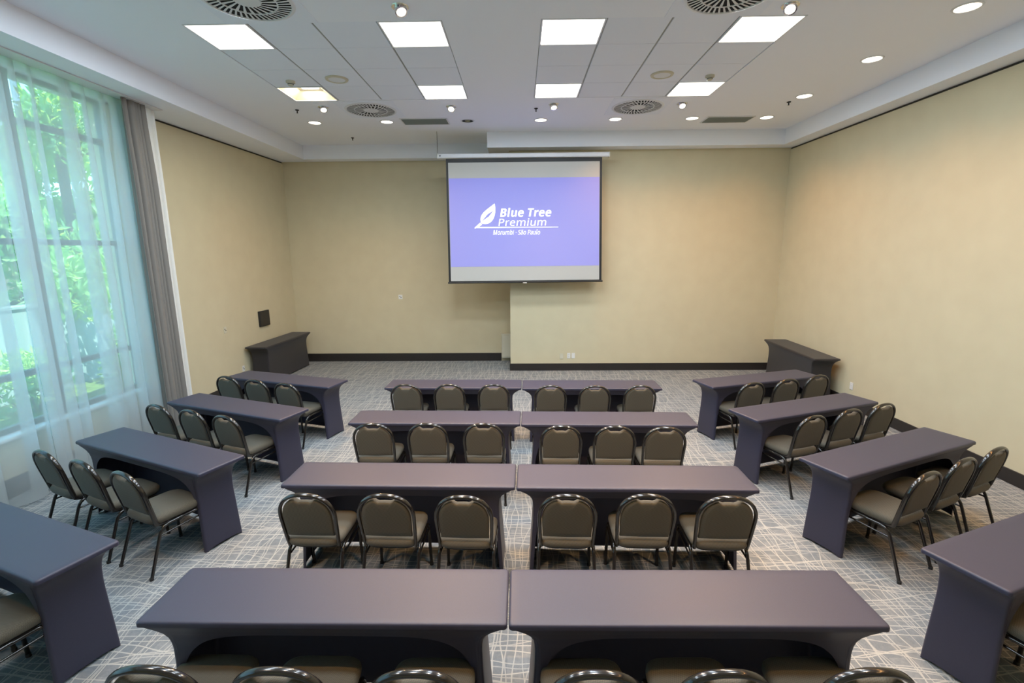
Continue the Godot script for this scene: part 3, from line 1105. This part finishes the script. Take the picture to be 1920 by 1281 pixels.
func make_chair() -> Node3D:
	var o := Node3D.new()
	o.name = "banquet_chair"
	var fm: Material = M.frame_metal
	# seat cushion: rounded outline, domed top
	var so := PackedVector2Array()
	for k in 40:
		var a := TAU * k / 40.0
		var ex := 0.38
		var c := cos(a)
		var s := sin(a)
		var x := 0.205 * signf(c) * pow(absf(c), ex)
		var y := 0.215 * signf(s) * pow(absf(s), ex)
		so.append(Vector2(x * (1.0 - 0.06 * (0.5 - 0.5 * y / 0.215) * 0.0 - 0.05 * maxf(0.0, -y / 0.215) * 0.0), y))
	var sb := Basis(Vector3.RIGHT, PI / 2 * -1.0)   # outline y -> -z, pad z -> up
	part("seat", pad(so, [[0.90, -0.032], [0.965, -0.022], [1.0, -0.002], [0.995, 0.012], [0.96, 0.027], [0.88, 0.036], [0.6, 0.042]], sb, Vector3(0, 0.438, -0.015)), M.olive_fabric, o)
	part("seat_pan", pad(so, [[0.86, -0.008], [0.90, 0.0], [0.90, 0.008]], sb, Vector3(0, 0.400, -0.015)), M.rubber, o)
	# back plane: leans back from (y .43, z .165) to (y .865, z .262)
	var lean := atan2(0.097, 0.435)
	var bas := Basis(Vector3.RIGHT, lean)
	var org := Vector3(0, 0.43, 0.165)
	var arch := []
	var hw := 0.196
	for k in 33:
		var a := PI * k / 32.0
		arch.append(Vector2(hw * signf(cos(a)) * pow(absf(cos(a)), 0.86), 0.232 + 0.198 * pow(absf(sin(a)), 0.86)))
	var path := PackedVector3Array()
	var under := [Vector3(0.175, 0.402, 0.02), Vector3(0.18, 0.400, 0.12), Vector3(0.184, 0.412, 0.158)]
	for p in under:
		path.append(p)
	path.append(bas * Vector3(0.186, 0.03, 0) + org)
	path.append(bas * Vector3(0.191, 0.12, 0) + org)
	for p in arch:
		path.append(bas * Vector3(p.x, p.y, 0) + org)
	path.append(bas * Vector3(-0.191, 0.12, 0) + org)
	path.append(bas * Vector3(-0.186, 0.03, 0) + org)
	for k in [2, 1, 0]:
		path.append(Vector3(-under[k].x, under[k].y, under[k].z))
	part("back_frame", tube(path, 0.0125, 10, 0.0185, bas * Vector3(0, 0, 1)), fm, o)
	# back pad, with a hand hold scooped out of its top edge
	var bo := PackedVector2Array()
	bo.append(Vector2(-0.172, 0.075))
	bo.append(Vector2(0.0, 0.070))
	bo.append(Vector2(0.172, 0.075))
	for k in 3:
		bo.append(Vector2(0.172 + 0.002 * k, 0.11 + 0.045 * k))
	for k in range(0, 33):
		var a := PI * k / 32.0
		var px := 0.176 * signf(cos(a)) * pow(absf(cos(a)), 0.86)
		var py := 0.232 + 0.178 * pow(absf(sin(a)), 0.86)
		var dip := 0.034 * smoothstep(0.085, 0.045, absf(px))
		bo.append(Vector2(px, py - dip))
	for k in 3:
		bo.append(Vector2(-0.176 + 0.002 * k, 0.20 - 0.045 * k))
	part("backrest", pad(bo, [[0.88, -0.028], [0.95, -0.023], [0.99, -0.010], [1.0, 0.002], [0.99, 0.011], [0.95, 0.016], [0.80, 0.018]], bas, org), M.olive_fabric, o)
	# legs: inverted U on each side, a second rail below
	for s in [-1.0, 1.0]:
		var front := rounded([Vector3(0.205 * s, 0.012, -0.205), Vector3(0.196 * s, 0.392, -0.185), Vector3(0.196 * s, 0.392, -0.02)], 0.06)
		var rear := rounded([Vector3(0.208 * s, 0.012, 0.262), Vector3(0.196 * s, 0.385, 0.135), Vector3(0.196 * s, 0.392, -0.02)], 0.06)
		part("leg", tube(front, 0.0128, 8), fm, o)
		part("leg", tube(rear, 0.0128, 8), fm, o)
		part("side_rail", tube(PackedVector3Array([Vector3(0.199 * s, 0.335, -0.188), Vector3(0.199 * s, 0.318, 0.158)]), 0.0075, 8), fm, o)
		part("foot_cap", lathe([Vector2(0.0, 0.0), Vector2(0.015, 0.0), Vector2(0.0145, 0.022), Vector2(0.0, 0.022)], 10), M.rubber, o, Vector3(0.205 * s, 0, -0.205))
		part("foot_cap", lathe([Vector2(0.0, 0.0), Vector2(0.015, 0.0), Vector2(0.0145, 0.022), Vector2(0.0, 0.022)], 10), M.rubber, o, Vector3(0.208 * s, 0, 0.263))
	for z in [-0.12, 0.09]:
		part("crossbar", tube(PackedVector3Array([Vector3(-0.196, 0.389, z), Vector3(0.196, 0.389, z)]), 0.009, 8), fm, o)
	return o

func build_tables_and_chairs() -> void:
	var ord := ["first", "second", "third", "fourth"]
	# [key, x, z, angle, chairs [u, v], label stem]
	var T := [
		["l", 0, -0.882, -6.291, -0.014, [[-0.585, 0.44], [-0.01, 0.435], [0.55, 0.44]]],
		["r", 0, 0.93, -6.242, -0.014, [[-0.55, 0.46], [-0.005, 0.47], [0.565, 0.46]]],
		["l", 1, -0.897, -4.963, -0.019, [[-0.543, 0.525], [-0.006, 0.512], [0.545, 0.505]]],
		["r", 1, 0.911, -4.914, -0.022, [[-0.51, 0.542], [0.006, 0.544], [0.475, 0.56]]],
		["l", 2, -0.939, -3.604, -0.018, [[-0.552, 0.547], [0.008, 0.543], [0.556, 0.554]]],
		["r", 2, 0.873, -3.562, -0.020, [[-0.534, 0.516], [0.011, 0.50], [0.60, 0.514]]],
		["l", 3, -0.967, -2.224, -0.002, [[-0.562, 0.576], [-0.032, 0.578], [0.537, 0.585]]],
		["r", 3, 0.840, -2.221, 0.002, [[-0.543, 0.58], [-0.024, 0.572], [0.564, 0.562]]],
		["w", 0, -3.318, -6.592, -0.313, [[-0.585, 0.49], [-0.03, 0.52], [0.50, 0.545]]],
		["w", 1, -3.324, -5.379, -0.359, [[-0.57, 0.55], [-0.02, 0.545], [0.50, 0.55]]],
		["w", 2, -3.333, -4.131, -0.402, [[-0.56, 0.59], [-0.012, 0.575], [0.546, 0.565]]],
		["w", 3, -3.405, -2.811, -0.359, [[0.0, 0.57], [0.55, 0.57]]],
		["e", 0, 3.276, -6.545, 0.310, [[-0.53, 0.51], [0.02, 0.512], [0.59, 0.48]]],
		["e", 1, 3.231, -5.323, 0.351, [[-0.50, 0.53], [0.035, 0.512], [0.59, 0.50]]],
		["e", 2, 3.279, -4.091, 0.415, [[-0.495, 0.54], [0.05, 0.511], [0.60, 0.50]]],
		["e", 3, 3.28, -2.776, 0.379, [[-0.52, 0.55]]],
	]
	var place := {"l": "left of the centre aisle", "r": "right of the centre aisle", "w": "on the window side", "e": "on the right wall side"}
	var short := {"l": "left-of-aisle", "r": "right-of-aisle", "w": "window-side", "e": "right-wall-side"}
	var seat := {3: ["left", "middle", "right"], 2: ["middle", "right"], 1: ["left"]}
	var proto := make_table("seminar_table", M.spandex)
	var chair := make_chair()
	var tn := 0
	var cn := 0
	for t in T:
		var o: Node3D = proto if tn == 0 else proto.duplicate()
		o.name = "seminar_table" if tn == 0 else "seminar_table_%03d" % tn
		tn += 1
		add_child(o)
		o.position = Vector3(t[2], 0, t[3])
		o.rotation.y = t[4]
		tag(o, "navy spandex-covered seminar table %s, %s row from the screen" % [place[t[0]], ord[t[1]]], "table", "covered seminar tables")
		var cs: Array = t[5]
		for k in cs.size():
			var c: Node3D = chair if cn == 0 else chair.duplicate()
			c.name = "banquet_chair" if cn == 0 else "banquet_chair_%03d" % cn
			add_child(c)
			var v := Vector3(clampf(cs[k][0], -0.556, 0.556), 0, cs[k][1] - 0.262)
			c.position = o.position + v.rotated(Vector3.UP, t[4])
			c.rotation.y = t[4] + sin(cn * 12.9) * 0.02
			tag(c, "olive padded chair, %s seat at %s table, %s row from screen" % [seat[cs.size()][k], short[t[0]], ord[t[1]]], "chair", "round-backed banquet chairs")
			cn += 1
	var far := make_table("side_table", M.spandex_black, false)
	add_child(far)
	far.position = Vector3(-4.94, 0, -9.75)
	far.rotation.y = PI / 2 - 0.042
	tag(far, "black spandex-covered side table along left wall in the far corner", "table", "covered side tables")
	var far2 := far.duplicate()
	far2.name = "side_table_001"
	add_child(far2)
	far2.position = Vector3(4.989, 0, -8.584)
	far2.rotation.y = -PI / 2 - 0.045
	tag(far2, "black spandex-covered side table along right wall in the far corner", "table", "covered side tables")

# ------------------------------------------------------------------ small things on the walls
func wall_plate(called: String, label: String, at: Vector3, yaw: float, w: float, h: float, m: Material, kind: String, category: String) -> void:
	var o := thing(called, label, category, at, yaw)
	part("cover_plate", box_mesh(Vector3(-w / 2, -h / 2, 0), Vector3(w / 2, h / 2, 0.009), 0.003), m, o)
	if kind == "socket":
		for y in [-0.022, 0.022]:
			part("socket_face", box_mesh(Vector3(-0.017, y - 0.015, 0.008), Vector3(0.017, y + 0.015, 0.011), 0.002), M.white_plastic, o)
			for x in [-0.006, 0.006]:
				part("socket_hole", box_mesh(Vector3(x - 0.002, y - 0.005, 0.0105), Vector3(x + 0.002, y + 0.005, 0.0115)), M.black_plastic, o)
	elif kind == "switch":
		part("rocker", box_mesh(Vector3(-0.016, -0.03, 0.008), Vector3(0.016, 0.03, 0.013), 0.003), M.white_plastic, o)
	elif kind == "jack":
		for p in [Vector2(-0.012, 0.012), Vector2(0.012, -0.012)]:
			part("jack_hole", box_mesh(Vector3(p.x - 0.01, p.y - 0.008, 0.0085), Vector3(p.x + 0.01, p.y + 0.008, 0.010)), M.black_plastic, o)

func build_wall_fittings() -> void:
	var ly := PI / 2 - atan(0.042)
	wall_plate("wall_jack", "small white wall plate with dark jacks left of the screen", Vector3(-2.708, 1.489, ZL), 0, 0.09, 0.10, M.white_plastic, "jack", "wall plate")
	wall_plate("light_switch", "cream switch plate on left wall beside the curtain", Vector3(wall_left_x(-8.42), 1.153, -8.42), ly, 0.075, 0.115, M.cream_plastic, "jack", "switch")
	wall_plate("floor_level_socket", "small socket low on the left wall above first window-side table", Vector3(wall_left_x(-8.82), 0.353, -8.82), ly, 0.07, 0.11, M.white_plastic, "jack", "socket")
	wall_plate("blank_plate", "cream blank wall plate low under the screen", Vector3(0.876, 0.309, ZR), 0, 0.075, 0.115, M.cream_plastic, "none", "wall plate")
	wall_plate("power_socket", "white power socket with dark holes low under the screen", Vector3(1.025, 0.319, ZR), 0, 0.07, 0.115, M.white_plastic, "socket", "socket")
	wall_plate("double_switch", "white plate right of the power socket, low under the screen", Vector3(1.12, 0.319, ZR), 0, 0.07, 0.115, M.white_plastic, "switch", "socket")
	wall_plate("wall_socket", "small white socket low on the right wall", Vector3(XR, 0.349, -7.515), -PI / 2, 0.075, 0.115, M.white_plastic, "switch", "socket")
	var sp := thing("wall_panel_speaker", "black rectangular panel on the left wall above corner side table", "speaker", Vector3(wall_left_x(-9.64), 1.197, -9.64), ly)
	part("housing", box_mesh(Vector3(-0.175, -0.155, 0), Vector3(0.175, 0.155, 0.04), 0.006), M.black_plastic, sp)
	part("grille_cloth", box_mesh(Vector3(-0.16, -0.14, 0.038), Vector3(0.16, 0.14, 0.044), 0.003), M.baseboard_black, sp)
	var ac := thing("wall_box", "cream metal box on the recessed wall beside the wall step", "box", Vector3(-0.31, 0.37, ZL))
	part("cabinet", box_mesh(Vector3(-0.11, -0.28, 0), Vector3(0.109, 0.28, 0.13), 0.006), M.cream_plastic, ac)
	part("door", box_mesh(Vector3(-0.095, -0.26, 0.129), Vector3(0.1, 0.235, 0.138), 0.004), M.cream_plastic, ac)
